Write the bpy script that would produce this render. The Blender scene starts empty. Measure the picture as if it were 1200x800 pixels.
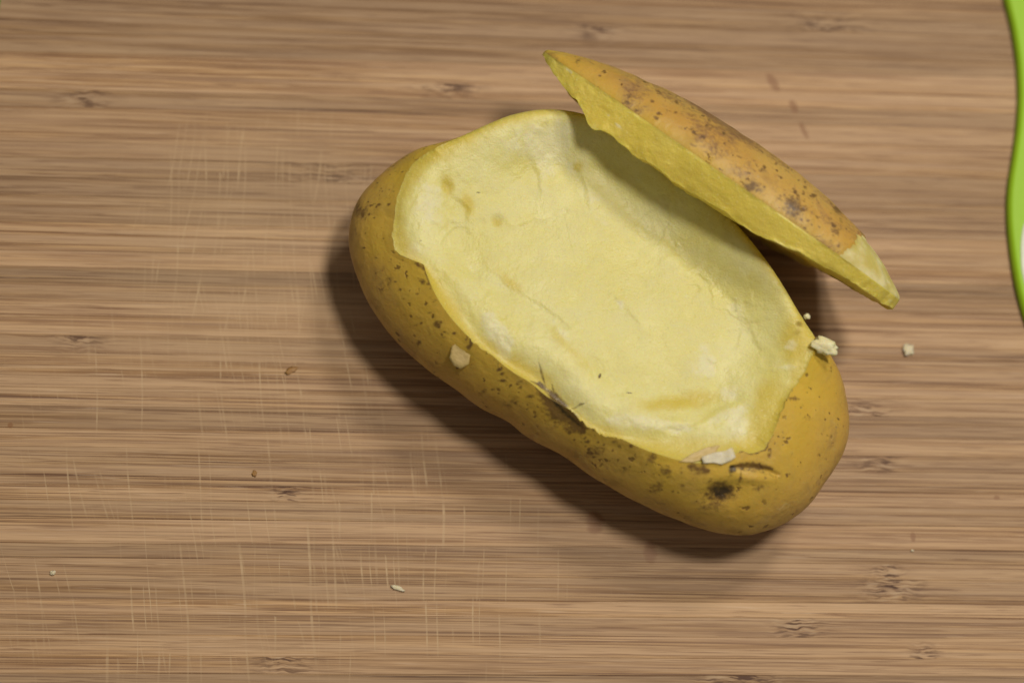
import bpy, bmesh, math, random
import numpy as np
from mathutils import Vector, Matrix, noise as mnoise

random.seed(7)
rng = np.random.default_rng(7)
CM = 0.01
sc = bpy.context.scene
col = sc.collection

# ------------------------------------------------------------------ camera
CAM_D = 0.414
TILT_Y, TILT_X = math.radians(16.0), math.radians(5.0)
cam_pos = np.array([-math.tan(TILT_X), -math.tan(TILT_Y), 1.0])
cam_pos = cam_pos / np.linalg.norm(cam_pos) * CAM_D
fwd = -cam_pos / np.linalg.norm(cam_pos)
rgt = np.cross(fwd, np.array([0, 1, 0.0])); rgt /= np.linalg.norm(rgt)
upv = np.cross(rgt, fwd)
LENS, SENSOR = 50.0, 22.3
cam = bpy.data.cameras.new("camera")
cam.lens, cam.sensor_width, cam.sensor_fit = LENS, SENSOR, 'HORIZONTAL'
cam.clip_start, cam.clip_end = 0.01, 20.0
co = bpy.data.objects.new("camera", cam)
co.matrix_world = Matrix([[rgt[0], upv[0], -fwd[0], cam_pos[0]],
                          [rgt[1], upv[1], -fwd[1], cam_pos[1]],
                          [rgt[2], upv[2], -fwd[2], cam_pos[2]],
                          [0, 0, 0, 1]])
col.objects.link(co)
sc.camera = co
cam.dof.use_dof = True
cam.dof.focus_distance = 0.397
cam.dof.aperture_fstop = 5.0

# ------------------------------------------------------------------ light
w = bpy.data.worlds.new("World"); sc.world = w; w.use_nodes = True
bg = w.node_tree.nodes["Background"]
bg.inputs[0].default_value = (1.0, 0.90, 0.76, 1); bg.inputs[1].default_value = 0.14

def area(name, loc, target, size, power, colr):
    l = bpy.data.lights.new(name, 'AREA'); l.shape = 'DISK'; l.size = size
    l.energy = power; l.color = colr
    o = bpy.data.objects.new(name, l); o.location = loc
    o.rotation_euler = (Vector(target) - Vector(loc)).to_track_quat('-Z', 'Y').to_euler()
    col.objects.link(o)
    return o
area("kitchen_lamp", (0.19, 0.07, 0.82), (0.02, 0, 0), 0.12, 3.6, (1.0, 0.93, 0.82))
area("kitchen_lamp", (0.29, 0.42, 0.80), (0.02, 0, 0), 0.16, 2.6, (1.0, 0.93, 0.82))
sc.view_settings.view_transform = 'Standard'
sc.view_settings.look = 'None'
sc.view_settings.exposure = 0.0
sc.view_settings.gamma = 1.0

# ------------------------------------------------------------------ helpers
FPX = LENS / SENSOR * 1200.0
def at(u, v, z_cm):
    """point of the photograph (1200x800 px) at the height z: plan position in cm"""
    d = fwd * FPX + rgt * (u - 600.0) + upv * (400.0 - v)
    t = (z_cm * CM - cam_pos[2]) / d[2]
    p = cam_pos + d * t
    return np.array([p[0] / CM, p[1] / CM])

def tag(o, label=None, cat=None, group=None, kind=None):
    if label: o["label"] = label
    if cat: o["category"] = cat
    if group: o["group"] = group
    if kind: o["kind"] = kind
    return o

def empty(name, loc):
    o = bpy.data.objects.new(name, None); o.location = loc
    o.empty_display_size = 0.01
    col.objects.link(o)
    return o

def mesh_obj(name, verts_cm, faces, mat, parent=None, origin_cm=(0, 0, 0), smooth=True, attrs=None):
    me = bpy.data.meshes.new(name)
    V = (np.asarray(verts_cm, float) - np.asarray(origin_cm)) * CM
    if isinstance(faces, np.ndarray):
        F = faces; n = F.shape[1]
        me.vertices.add(len(V)); me.vertices.foreach_set("co", V.astype(np.float32).ravel())
        me.loops.add(F.size); me.loops.foreach_set("vertex_index", F.astype(np.int32).ravel())
        me.polygons.add(len(F)); me.polygons.foreach_set("loop_start", np.arange(0, F.size, n, dtype=np.int32))
        me.update(calc_edges=True)
    else:
        me.from_pydata(V.tolist(), [], [list(f) for f in faces])
    if attrs:
        for k, a in attrs.items():
            at_ = me.attributes.new(k, 'FLOAT', 'POINT')
            at_.data.foreach_set("value", np.asarray(a, np.float32).ravel())
    if smooth:
        me.polygons.foreach_set("use_smooth", np.ones(len(me.polygons), bool))
    me.materials.append(mat)
    o = bpy.data.objects.new(name, me)
    col.objects.link(o)
    if parent is not None:
        o.parent = parent
    else:
        o.location = np.asarray(origin_cm) * CM
    return o

def grid_faces(nr, nt, base=0, flip=False):
    i, j = np.meshgrid(np.arange(nr - 1), np.arange(nt), indexing='ij')
    a = base + i * nt + j; b = base + i * nt + (j + 1) % nt
    c = base + (i + 1) * nt + (j + 1) % nt; d = base + (i + 1) * nt + j
    q = np.stack([a, b, c, d], -1).reshape(-1, 4)
    return q[:, ::-1] if flip else q

def sstep(e0, e1, x):
    t = np.clip((x - e0) / (e1 - e0), 0, 1)
    return t * t * (3 - 2 * t)

# value noise (vectorised, 3D) ------------------------------------------------
_tab = rng.random(65536).astype(np.float64)
def vnoise(P, scale, seed=0):
    p = P * scale + seed * 17.31 + 100.0
    i = np.floor(p).astype(np.int64); f = p - i; f = f * f * (3 - 2 * f)
    def h(dx, dy, dz):
        k = ((i[..., 0] + dx) * 73856093) ^ ((i[..., 1] + dy) * 19349663) ^ ((i[..., 2] + dz) * 83492791)
        return _tab[k & 65535]
    fx, fy, fz = f[..., 0], f[..., 1], f[..., 2]
    x00 = h(0,0,0)*(1-fx)+h(1,0,0)*fx; x10 = h(0,1,0)*(1-fx)+h(1,1,0)*fx
    x01 = h(0,0,1)*(1-fx)+h(1,0,1)*fx; x11 = h(0,1,1)*(1-fx)+h(1,1,1)*fx
    return ((x00*(1-fy)+x10*fy)*(1-fz) + (x01*(1-fy)+x11*fy)*fz) * 2 - 1
def fbm(P, scale, octv=4, seed=0, gain=0.5):
    s = 0; a = 1.0; tot = 0
    for k in range(octv):
        s = s + a * vnoise(P, scale * 2.03 ** k, seed + k * 3); tot += a; a *= gain
    return s / tot

def poly_dist(XY, pts):
    """distance to a polyline, signed side (left positive) and arc parameter 0..1"""
    pts = np.asarray(pts, float); best = np.full(len(XY), 1e9); sg = np.zeros(len(XY)); tt = np.zeros(len(XY))
    n = len(pts) - 1
    for k in range(n):
        a, b = pts[k], pts[k + 1]; ab = b - a
        t = np.clip(((XY - a) @ ab) / (ab @ ab), 0, 1)
        q = a + t[:, None] * ab; d = np.linalg.norm(XY - q, axis=1)
        s = np.sign(ab[0] * (XY[:, 1] - a[1]) - ab[1] * (XY[:, 0] - a[0]))
        m = d < best
        best[m] = d[m]; sg[m] = s[m]; tt[m] = (k + t[m]) / n
    return best, sg, tt

# ------------------------------------------------------------------ materials
class NT:
    def __init__(self, name):
        self.m = bpy.data.materials.new(name); self.m.use_nodes = True
        self.t = self.m.node_tree; self.n = self.t.nodes; self.b = self.n["Principled BSDF"]
    def new(self, typ, **kw):
        nd = self.n.new(typ)
        for k, v in kw.items(): setattr(nd, k, v)
        return nd
    def put(self, sock, v):
        if isinstance(v, bpy.types.NodeSocket): self.t.links.new(v, sock)
        elif isinstance(v, (tuple, list)) and len(v) == 3 and sock.type == 'RGBA': sock.default_value = (*v, 1)
        else: sock.default_value = v
    def math(self, op, a, b=0.0, c=0.0, clamp=False):
        nd = self.new('ShaderNodeMath', operation=op, use_clamp=clamp)
        self.put(nd.inputs[0], a); self.put(nd.inputs[1], b); self.put(nd.inputs[2], c)
        return nd.outputs[0]
    def ramp(self, x, e0, e1, o0=0.0, o1=1.0, smooth=True):
        nd = self.new('ShaderNodeMapRange', interpolation_type='SMOOTHSTEP' if smooth else 'LINEAR')
        for k, v in enumerate((x, e0, e1, o0, o1)): self.put(nd.inputs[k], v)
        return nd.outputs[0]
    def mix(self, f, a, b, mode='MIX'):
        nd = self.new('ShaderNodeMix', data_type='RGBA', blend_type=mode)
        self.put(nd.inputs[0], f); self.put(nd.inputs[6], a); self.put(nd.inputs[7], b)
        return nd.outputs[2]
    def noise(self, vec, scale, detail=2.0, rough=0.5, dist=0.0, out=0):
        nd = self.new('ShaderNodeTexNoise')
        if vec is not None: self.put(nd.inputs['Vector'], vec)
        nd.inputs['Scale'].default_value = scale; nd.inputs['Detail'].default_value = detail
        nd.inputs['Roughness'].default_value = rough; nd.inputs['Distortion'].default_value = dist
        return nd.outputs[out]
    def vec(self, x, y, z):
        nd = self.new('ShaderNodeCombineXYZ')
        for k, v in enumerate((x, y, z)): self.put(nd.inputs[k], v)
        return nd.outputs[0]
    def attr(self, name, typ='GEOMETRY'):
        nd = self.new('ShaderNodeAttribute', attribute_type=typ, attribute_name=name)
        return nd.outputs['Fac']
    def bump(self, h, dist, strength=1.0, normal=None):
        nd = self.new('ShaderNodeBump')
        nd.inputs['Strength'].default_value = strength; nd.inputs['Distance'].default_value = dist
        self.put(nd.inputs['Height'], h)
        if normal is not None: self.put(nd.inputs['Normal'], normal)
        return nd.outputs[0]
    def obj(self):
        return self.new('ShaderNodeTexCoord').outputs['Object']

def bamboo_material():
    N = NT("bamboo")
    geo = N.new('ShaderNodeNewGeometry')
    sep = N.new('ShaderNodeSeparateXYZ'); N.put(sep.inputs[0], geo.outputs['Position'])
    X, Y = sep.outputs[0], sep.outputs[1]
    seed = N.attr("seed", 'OBJECT'); tone = N.attr("tone", 'OBJECT')
    nx = N.attr("knot_x", 'OBJECT'); ny = N.attr("knot_y", 'OBJECT')
    # knots: the fibres wander where the cane had a joint
    kx = N.math('DIVIDE', N.math('SUBTRACT', X, nx), N.math('MULTIPLY_ADD', N.math('FRACT', N.math('MULTIPLY', seed, 3.7)), 0.0055, 0.0028))
    kd = N.math('MULTIPLY', kx, kx)
    knot = N.math('POWER', 2.718, N.math('MULTIPLY', kd, -1.0))
    p3 = N.vec(N.math('MULTIPLY', X, 1.0), N.math('MULTIPLY', Y, 1.6), seed)
    wv = N.noise(p3, 210.0, 2.0, 0.55)
    wander = N.math('MULTIPLY', N.math('SUBTRACT', wv, 0.5), N.math('MULTIPLY', knot, 0.0017))
    slow = N.noise(N.vec(N.math('MULTIPLY', X, 9.0), N.math('MULTIPLY', Y, 40.0), seed), 1.0, 2.0)
    Yw = N.math('ADD', N.math('ADD', Y, wander), N.math('MULTIPLY', N.math('SUBTRACT', slow, 0.5), 0.0009))
    sx = N.math('MULTIPLY', N.math('ADD', X, N.math('MULTIPLY', seed, 3.1)), N.math('MULTIPLY_ADD', knot, 60.0, 16.0))
    # fine fibres
    f1 = N.noise(N.vec(N.math('MULTIPLY', X, 34.0), N.math('MULTIPLY', Yw, 3000.0), seed), 1.0, 3.0, 0.6)
    f2 = N.noise(N.vec(N.math('MULTIPLY', X, 13.0), N.math('MULTIPLY', Yw, 620.0), N.math('ADD', seed, 4.0)), 1.0, 2.0, 0.55)
    f3 = N.noise(N.vec(N.math('MULTIPLY', X, 48.0), N.math('MULTIPLY', Yw, 2900.0), N.math('ADD', seed, 9.0)), 1.0, 2.5, 0.6)
    broad = N.noise(N.vec(N.math('MULTIPLY', X, 7.0), N.math('MULTIPLY', Y, 90.0), N.math('ADD', seed, 2.0)), 1.0, 2.0)
    light = (0.50, 0.312, 0.152); dark = (0.185, 0.090, 0.034)
    c = N.mix(N.ramp(f1, 0.30, 0.72), dark, light)
    c = N.mix(N.ramp(f2, 0.36, 0.62, 0.0, 0.55), c, (0.52, 0.355, 0.215))
    # dark bundle streaks, denser where the broad noise says so
    dens = N.math('ADD', N.ramp(broad, 0.35, 0.7, 0.70, 0.55), N.math('MULTIPLY', knot, -0.05))
    streak = N.ramp(N.math('SUBTRACT', f3, dens), -0.01, 0.06)
    streak = N.math('MULTIPLY', streak, N.ramp(tone, 0.0, 1.0, 0.95, 0.55, smooth=False))
    c = N.mix(streak, c, (0.115, 0.045, 0.018))
    f4 = N.noise(N.vec(N.math('MULTIPLY', X, 14.0), N.math('MULTIPLY', Yw, 3900.0), N.math('ADD', seed, 6.0)), 1.0, 1.0, 0.5)
    f5 = N.noise(N.vec(N.math('MULTIPLY', X, 90.0), N.math('MULTIPLY', Yw, 3800.0), N.math('ADD', seed, 3.0)), 1.0, 2.0, 0.6)
    c = N.mix(N.math('MULTIPLY', N.ramp(f4, 0.575, 0.66), N.ramp(f2, 0.62, 0.38, 0.35, 0.95)), c, (0.085, 0.032, 0.015))
    c = N.mix(N.ramp(f5, 0.40, 0.28, 0.0, 0.45), c, (0.58, 0.42, 0.28))
    c = N.mix(N.ramp(f5, 0.56, 0.70, 0.0, 0.7), c, (0.16, 0.078, 0.038))
    c = N.mix(N.ramp(N.noise(N.vec(N.math('MULTIPLY', X, 10.0), N.math('MULTIPLY', Yw, 900.0), N.math('ADD', seed, 15.0)), 1.0, 2.0), 0.45, 0.7, 0.0, 0.3), c, (0.41, 0.265, 0.165))
    # broad tone of the strip
    c = N.mix(N.ramp(broad, 0.3, 0.7, 0.0, 0.35), c, (0.36, 0.225, 0.125))
    tn = N.math('MULTIPLY_ADD', tone, 0.54, 0.72)
    tv = N.new('ShaderNodeVectorMath', operation='SCALE'); N.put(tv.inputs[0], c); N.put(tv.inputs[3], tn)
    c = tv.outputs[0]
    # knot dashes and a pale eye
    kn = N.noise(N.vec(N.math('MULTIPLY', N.math('ADD', X, N.math('MULTIPLY', Y, 0.9)), 300.0), N.math('MULTIPLY', Yw, 2100.0), N.math('ADD', seed, 1.0)), 1.0, 2.0, 0.6)
    kys = N.math('DIVIDE', N.math('SUBTRACT', Y, ny), 0.0030)
    kloc = N.math('POWER', 2.718, N.math('MULTIPLY', N.math('ADD', kd, N.math('MULTIPLY', kys, kys)), -1.0))
    c = N.mix(N.math('MULTIPLY', N.ramp(kn, 0.49, 0.60), N.math('MULTIPLY', kloc, 1.0)), c, (0.085, 0.036, 0.018))
    c = N.mix(N.math('MULTIPLY', N.ramp(kn, 0.45, 0.32), N.math('MULTIPLY', kloc, 0.6)), c, (0.56, 0.41, 0.26))
    # knife scratches: needles of a stretched Voronoi, in the part of the board that is cut on
    def scratches(angle, wx, ly, thr, off):
        ca, sa = math.cos(angle), math.sin(angle)
        xr = N.math('ADD', N.math('MULTIPLY', X, ca), N.math('MULTIPLY', Y, sa))
        yr = N.math('SUBTRACT', N.math('MULTIPLY', Y, ca), N.math('MULTIPLY', X, sa))
        xr = N.math('ADD', xr, N.math('MULTIPLY', N.math('SUBTRACT', N.noise(N.vec(xr, yr, off), 28.0, 1.0), 0.5), 0.0060))
        v = N.new('ShaderNodeTexVoronoi', voronoi_dimensions='2D', feature='F1')
        N.put(v.inputs['Vector'], N.vec(N.math('MULTIPLY_ADD', xr, 1.0 / wx, off), N.math('MULTIPLY_ADD', yr, 1.0 / ly, off), 0.0))
        v.inputs['Scale'].default_value = 1.0; v.inputs['Randomness'].default_value = 1.0
        vs = N.new('ShaderNodeSeparateXYZ'); N.put(vs.inputs[0], v.outputs['Position'])
        dx = N.math('ABSOLUTE', N.math('SUBTRACT', N.math('MULTIPLY_ADD', xr, 1.0 / wx, off), vs.outputs[0]))
        dy = N.math('ABSOLUTE', N.math('SUBTRACT', N.math('MULTIPLY_ADD', yr, 1.0 / ly, off), vs.outputs[1]))
        sc_ = N.new('ShaderNodeSeparateColor'); N.put(sc_.inputs[0], v.outputs['Color'])
        wid = N.math('MULTIPLY_ADD', sc_.outputs[0], thr, thr * 0.5)
        line = N.ramp(dx, wid, N.math('MULTIPLY', wid, 0.35))
        line = N.math('MULTIPLY', line, N.ramp(dy, 0.62, 0.30))
        return N.math('MULTIPLY', line, N.ramp(sc_.outputs[1], 0.40, 0.95, 0.0, 1.0))
    def region(cx, cy, rx, ry):
        a = N.math('DIVIDE', N.math('SUBTRACT', X, cx * CM), rx * CM); b_ = N.math('DIVIDE', N.math('SUBTRACT', Y, cy * CM), ry * CM)
        d = N.math('ADD', N.math('MULTIPLY', a, a), N.math('MULTIPLY', b_, b_))
        return N.ramp(d, 1.25, 0.35)
    p1 = at(300, 270, 0); p2 = at(200, 590, 0); p3_ = at(470, 650, 0); p0 = at(330, 400, 0)
    patch = N.ramp(N.noise(N.vec(X, Y, 0.3), 70.0, 2.0), 0.36, 0.6)
    s = N.math('MULTIPLY', scratches(math.radians(1.5), 0.0010, 0.019, 0.15, 3.3), region(p1[0], p1[1], 2.3, 2.6))
    s1b = N.math('MULTIPLY', scratches(math.radians(-6.0), 0.0017, 0.013, 0.11, 13.7), region(p1[0], p1[1], 2.9, 2.6))
    s2 = N.math('MULTIPLY', scratches(math.radians(13.0), 0.0016, 0.011, 0.10, 7.9), N.math('MULTIPLY', patch, region(p2[0], p2[1], 4.3, 3.3)))
    s3 = N.math('MULTIPLY', scratches(math.radians(6.0), 0.0024, 0.017, 0.10, 31.1), region(p2[0], p2[1], 4.6, 3.6))
    s4 = N.math('MULTIPLY', scratches(math.radians(1.0), 0.0022, 0.010, 0.09, 41.1), region(p3_[0], p3_[1], 3.6, 2.4))
    s5 = N.math('MULTIPLY', scratches(math.radians(9.0), 0.0015, 0.009, 0.11, 51.1), region(p0[0], p0[1], 2.4, 1.7))
    S = s
    for q in (s1b, s2, s3, s4, s5): S = N.math('MAXIMUM', S, q)
    S = N.math('MULTIPLY', S, N.ramp(N.noise(N.vec(X, Y, 1.7), 150.0, 3.0, 0.6), 0.36, 0.62, 0.15, 1.0))
    S = N.math('MULTIPLY', S, N.ramp(f2, 0.3, 0.6, 0.78, 0.40))
    c = N.mix(S, c, (0.58, 0.42, 0.245))
    # worn, paler field where the knife works
    c = N.mix(N.math('MULTIPLY', region(p1[0] + 0.4, p1[1] - 0.2, 3.0, 2.6), 0.16), c, (0.55, 0.39, 0.22))
    # drips dried into the wood
    def drip(u, v, rx, ry, ang):
        q = at(u, v, 0); ca, sa = math.cos(math.radians(ang)), math.sin(math.radians(ang))
        dx = N.math('SUBTRACT', X, q[0] * CM); dy = N.math('SUBTRACT', Y, q[1] * CM)
        a = N.math('DIVIDE', N.math('ADD', N.math('MULTIPLY', dx, ca), N.math('MULTIPLY', dy, sa)), rx * CM)
        b_ = N.math('DIVIDE', N.math('SUBTRACT', N.math('MULTIPLY', dy, ca), N.math('MULTIPLY', dx, sa)), ry * CM)
        d = N.math('ADD', N.math('MULTIPLY', a, a), N.math('MULTIPLY', b_, b_))
        d = N.math('ADD', d, N.math('MULTIPLY', N.math('SUBTRACT', wv, 0.5), 0.9))
        return N.ramp(N.math('ADD', d, N.math('MULTIPLY', N.math('SUBTRACT', f2, 0.5), 1.6)), 1.35, 0.25)
    D = None
    for args in ((697, 612, 0.17, 0.24, 0), (762, 647, 0.14, 0.22, 0), (906, 97, 0.09, 0.22, 30), (930, 125, 0.07, 0.14, 20),
                 (942, 153, 0.06, 0.22, 22), (1070, 629, 0.05, 0.09, 0), (1168, 583, 0.06, 0.05, 0), (12, 498, 0.05, 0.06, 0)):
        q = drip(*args); D = q if D is None else N.math('MAXIMUM', D, q)
    c = N.mix(N.math('MULTIPLY', D, 0.62), c, (0.21, 0.082, 0.022))
    N.put(N.b.inputs['Base Color'], c)
    N.put(N.b.inputs['Roughness'], N.ramp(D, 0, 1, 0.62, 0.52))
    N.b.inputs['Specular IOR Level'].default_value = 0.32
    h = N.math('SUBTRACT', N.math('ADD', N.math('MULTIPLY', f1, 0.6), N.math('MULTIPLY', f3, -0.4)), N.math('MULTIPLY', S, 0.5))
    N.put(N.b.inputs['Normal'], N.bump(h, 0.00012, 0.6))
    return N.m

def flesh_material(name, yellow=0.0):
    N = NT(name); o = N.obj()
    fine = N.noise(o, 900.0, 4.0, 0.62); med = N.noise(o, 230.0, 3.0, 0.55); big = N.noise(o, 75.0, 3.0, 0.5)
    wht = N.attr("white"); yel = N.attr("yellow"); brn = N.attr("brown"); rim = N.attr("rim")
    c = N.mix(N.ramp(big, 0.35, 0.68), (0.71, 0.645, 0.215), (0.745, 0.695, 0.30))
    c = N.mix(N.ramp(med, 0.42, 0.75, 0.0, 0.35), c, (0.74, 0.70, 0.42))
    c = N.mix(N.math('MULTIPLY', N.ramp(N.math('ADD', yel, N.math('MULTIPLY', N.math('SUBTRACT', med, 0.5), 0.7)), 0.25, 0.95), 0.85), c, (0.62, 0.49, 0.065))
    c = N.mix(yellow, c, (0.80, 0.60, 0.055))
    w_ = N.ramp(N.math('ADD', wht, N.math('ADD', N.math('MULTIPLY', N.math('SUBTRACT', fine, 0.5), 0.9), N.math('MULTIPLY', N.math('SUBTRACT', med, 0.5), 1.1))), 0.35, 0.85)
    c = N.mix(N.math('MULTIPLY', w_, 0.6), c, (0.79, 0.75, 0.50))
    c = N.mix(N.math('MULTIPLY', N.ramp(N.math('ADD', rim, N.math('MULTIPLY', N.math('SUBTRACT', med, 0.5), 0.8)), 0.20, 1.1), 0.7), c, (0.64, 0.49, 0.07))
    c = N.mix(N.math('MULTIPLY', N.ramp(N.math('ADD', brn, N.math('MULTIPLY', N.math('SUBTRACT', fine, 0.5), 0.5)), 0.35, 0.75), 0.92), c, (0.10, 0.050, 0.016))
    N.put(N.b.inputs['Base Color'], c)
    N.put(N.b.inputs['Roughness'], N.ramp(med, 0.3, 0.7, 0.36, 0.56))
    N.b.inputs['Specular IOR Level'].default_value = 0.42
    N.b.inputs['Subsurface Weight'].default_value = 0.45
    N.b.inputs['Subsurface Radius'].default_value = (1.0, 0.72, 0.16)
    N.b.inputs['Subsurface Scale'].default_value = 0.0028
    grain = N.noise(o, 3000.0, 2.0, 0.6)
    c = N.mix(N.ramp(grain, 0.58, 0.76, 0.0, 0.40), c, (0.82, 0.78, 0.50)); c = N.mix(N.ramp(grain, 0.42, 0.26, 0.0, 0.30), c, (0.58, 0.47, 0.10))
    N.put(N.b.inputs['Base Color'], c)
    h = N.math('ADD', N.math('ADD', N.math('MULTIPLY', fine, 0.55), N.math('MULTIPLY', med, 1.0)), N.math('MULTIPLY', grain, 0.35))
    N.put(N.b.inputs['Normal'], N.bump(h, 0.0004, 0.6))
    return N.m

def skin_material():
    N = NT("potato_skin"); o = N.obj()
    fine = N.noise(o, 1500.0, 3.0, 0.6); med = N.noise(o, 260.0, 3.0, 0.55, 0.4); big = N.noise(o, 70.0, 3.0, 0.5)
    brn = N.attr("brown"); blk = N.attr("black"); torn = N.attr("torn"); fl = N.attr("flake"); pur = N.attr("purple"); low = N.attr("tan"); thin = N.attr("thin")
    c = N.mix(N.ramp(big, 0.32, 0.7), (0.52, 0.280, 0.055), (0.60, 0.375, 0.080))
    c = N.mix(N.math('MULTIPLY', low, 0.8), c, (0.46, 0.285, 0.10))
    c = N.mix(N.ramp(med, 0.48, 0.72, 0.0, 0.6), c, (0.36, 0.205, 0.065))
    blot = N.noise(o, 130.0, 4.0, 0.65, 0.8)
    c = N.mix(N.ramp(blot, 0.50, 0.64, 0.0, 0.6), c, (0.37, 0.205, 0.085))
    net = N.noise(o, 480.0, 4.0, 0.7, 1.2)
    c = N.mix(N.math('MULTIPLY', N.ramp(net, 0.52, 0.68), N.ramp(blot, 0.42, 0.58, 0.12, 0.62)), c, (0.27, 0.15, 0.065))
    c = N.mix(N.math('MULTIPLY', N.ramp(net, 0.44, 0.30), N.ramp(blot, 0.45, 0.62, 0.1, 0.5)), c, (0.58, 0.44, 0.20))
    c = N.mix(N.ramp(fine, 0.55, 0.8, 0.0, 0.35), c, (0.30, 0.16, 0.04))
    c = N.mix(N.math('MULTIPLY', thin, N.ramp(big, 0.3, 0.65, 0.95, 0.55)), c, (0.64, 0.435, 0.050))
    # lenticels and scurf
    sp = N.noise(o, 620.0, 2.0, 0.6); msk = N.noise(o, 120.0, 2.0, 0.6)
    spk = N.math('MULTIPLY', N.ramp(sp, 0.625, 0.69), N.ramp(msk, 0.46, 0.60))
    v = N.new('ShaderNodeTexVoronoi', feature='F1'); N.put(v.inputs['Vector'], o); v.inputs['Scale'].default_value = 420.0
    vc = N.new('ShaderNodeSeparateColor'); N.put(vc.inputs[0], v.outputs['Color'])
    dot = N.ramp(v.outputs['Distance'], N.math('MULTIPLY_ADD', vc.outputs[0], 0.16, 0.08), 0.05)
    dot = N.math('MULTIPLY', dot, N.ramp(vc.outputs[1], 0.62, 0.72))
    spots = N.math('MAXIMUM', N.math('MULTIPLY', spk, 0.75), N.math('MULTIPLY', dot, 0.7))
    c = N.mix(spots, c, (0.125, 0.058, 0.018))
    j = N.math('MULTIPLY', N.math('SUBTRACT', fine, 0.5), 1.1)
    j2 = N.math('MULTIPLY', N.math('SUBTRACT', med, 0.5), 0.9)
    c = N.mix(N.math('MULTIPLY', N.ramp(N.math('ADD', N.math('ADD', pur, j2), j), 0.25, 1.0), 0.75), c, (0.165, 0.075, 0.050))
    c = N.mix(N.math('MULTIPLY', N.ramp(N.math('ADD', brn, N.math('ADD', j, j2)), 0.25, 0.85), 0.88), c, (0.135, 0.068, 0.022))
    c = N.mix(N.math('MULTIPLY', N.ramp(N.math('ADD', blk, j), 0.30, 0.9), 0.92), c, (0.040, 0.026, 0.013))
    c = N.mix(N.ramp(fl, 0.35, 0.6, 0.0, 0.85), c, (0.55, 0.44, 0.26))
    tc = N.mix(N.ramp(med, 0.35, 0.7), (0.56, 0.46, 0.13), (0.70, 0.62, 0.32))
    c = N.mix(N.ramp(torn, 0.42, 0.58), c, tc)
    N.put(N.b.inputs['Base Color'], c)
    N.put(N.b.inputs['Roughness'], N.ramp(med, 0.3, 0.7, 0.40, 0.58))
    N.b.inputs['Specular IOR Level'].default_value = 0.36
    N.b.inputs['Subsurface Weight'].default_value = 0.22
    N.b.inputs['Subsurface Radius'].default_value = (1.0, 0.55, 0.12)
    N.b.inputs['Subsurface Scale'].default_value = 0.0018
    h = N.math('SUBTRACT', N.math('ADD', N.math('MULTIPLY', fine, 0.35), N.math('MULTIPLY', med, 0.9)), N.math('MULTIPLY', spots, 0.5))
    N.put(N.b.inputs['Normal'], N.bump(h, 0.00045, 0.6))
    return N.m

def plain_material(name, c, rough=0.5, sss=0.0, bump=0.0, scale=800.0, c2=None, trans=0.0):
    N = NT(name); o = N.obj(); n = N.noise(o, scale, 3.0)
    N.put(N.b.inputs['Base Color'], N.mix(N.ramp(n, 0.3, 0.7), c, c2 or tuple(x * 0.86 for x in c)))
    N.b.inputs['Roughness'].default_value = rough
    N.b.inputs['Specular IOR Level'].default_value = 0.4
    if sss:
        N.b.inputs['Subsurface Weight'].default_value = sss
        N.b.inputs['Subsurface Radius'].default_value = (1, 0.7, 0.25); N.b.inputs['Subsurface Scale'].default_value = 0.0015
    if trans: N.b.inputs['Transmission Weight'].default_value = trans
    if bump: N.put(N.b.inputs['Normal'], N.bump(n, bump, 0.6))
    return N.m

M_BAMBOO = bamboo_material()
M_FLESH = flesh_material("potato_flesh")
M_LIDFLESH = flesh_material("lid_flesh", 0.72)
M_SKIN = skin_material()
M_GREEN = plain_material("green_plastic", (0.31, 0.56, 0.014), 0.55, c2=(0.32, 0.57, 0.017))
M_PALE = plain_material("pale_plastic", (0.74, 0.78, 0.62), 0.4)
M_MAT = plain_material("green_mat", (0.24, 0.42, 0.06), 0.6, bump=0.0002)
M_CRUMB = plain_material("crumb_flesh", (0.74, 0.66, 0.34), 0.5, 0.3, 0.0004, 700.0, (0.80, 0.75, 0.50))
M_CRUMBW = plain_material("crumb_pale", (0.74, 0.64, 0.43), 0.5, 0.3, 0.0003, 900.0)
M_BIT = plain_material("peel_bit", (0.34, 0.18, 0.05), 0.55, 0.0, 0.0002, 1200.0, (0.27, 0.13, 0.035))
M_FLAKE = plain_material("loose_skin", (0.62, 0.46, 0.20), 0.5, 0.0, 0.0003, 900.0, (0.52, 0.38, 0.14))

# ------------------------------------------------------------------ table and board
BOARD_T = 1.2
me = bpy.data.meshes.new("tabletop")
me.from_pydata([(-0.6, -0.6, 0), (0.6, -0.6, 0), (0.6, 0.6, 0), (-0.6, 0.6, 0)], [], [(0, 1, 2, 3)])
me.materials.append(M_MAT)
o = bpy.data.objects.new("tabletop", me); o.location = (0, 0, -BOARD_T * CM - 0.0002); col.objects.link(o)
tag(o, kind="structure")

board = empty("cutting_board", (0, 0, -BOARD_T * CM))
tag(board, "bamboo cutting board of narrow strips with knife scratches, under the potato", "cutting board")
ROT = math.radians(0.5)
edges_px = [-46, -20, 3, 27, 52, 76, 100, 118, 138, 160, 178, 196, 219, 240, 252, 271, 286, 304, 323, 341, 360, 381, 400,
            421, 440, 461, 482, 508, 529, 548, 572, 590, 612, 640, 657, 676, 704, 722, 745, 770, 790, 812, 838, 860, 884, 908]
ys = [at(600, v, 0)[1] for v in edges_px]
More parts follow.
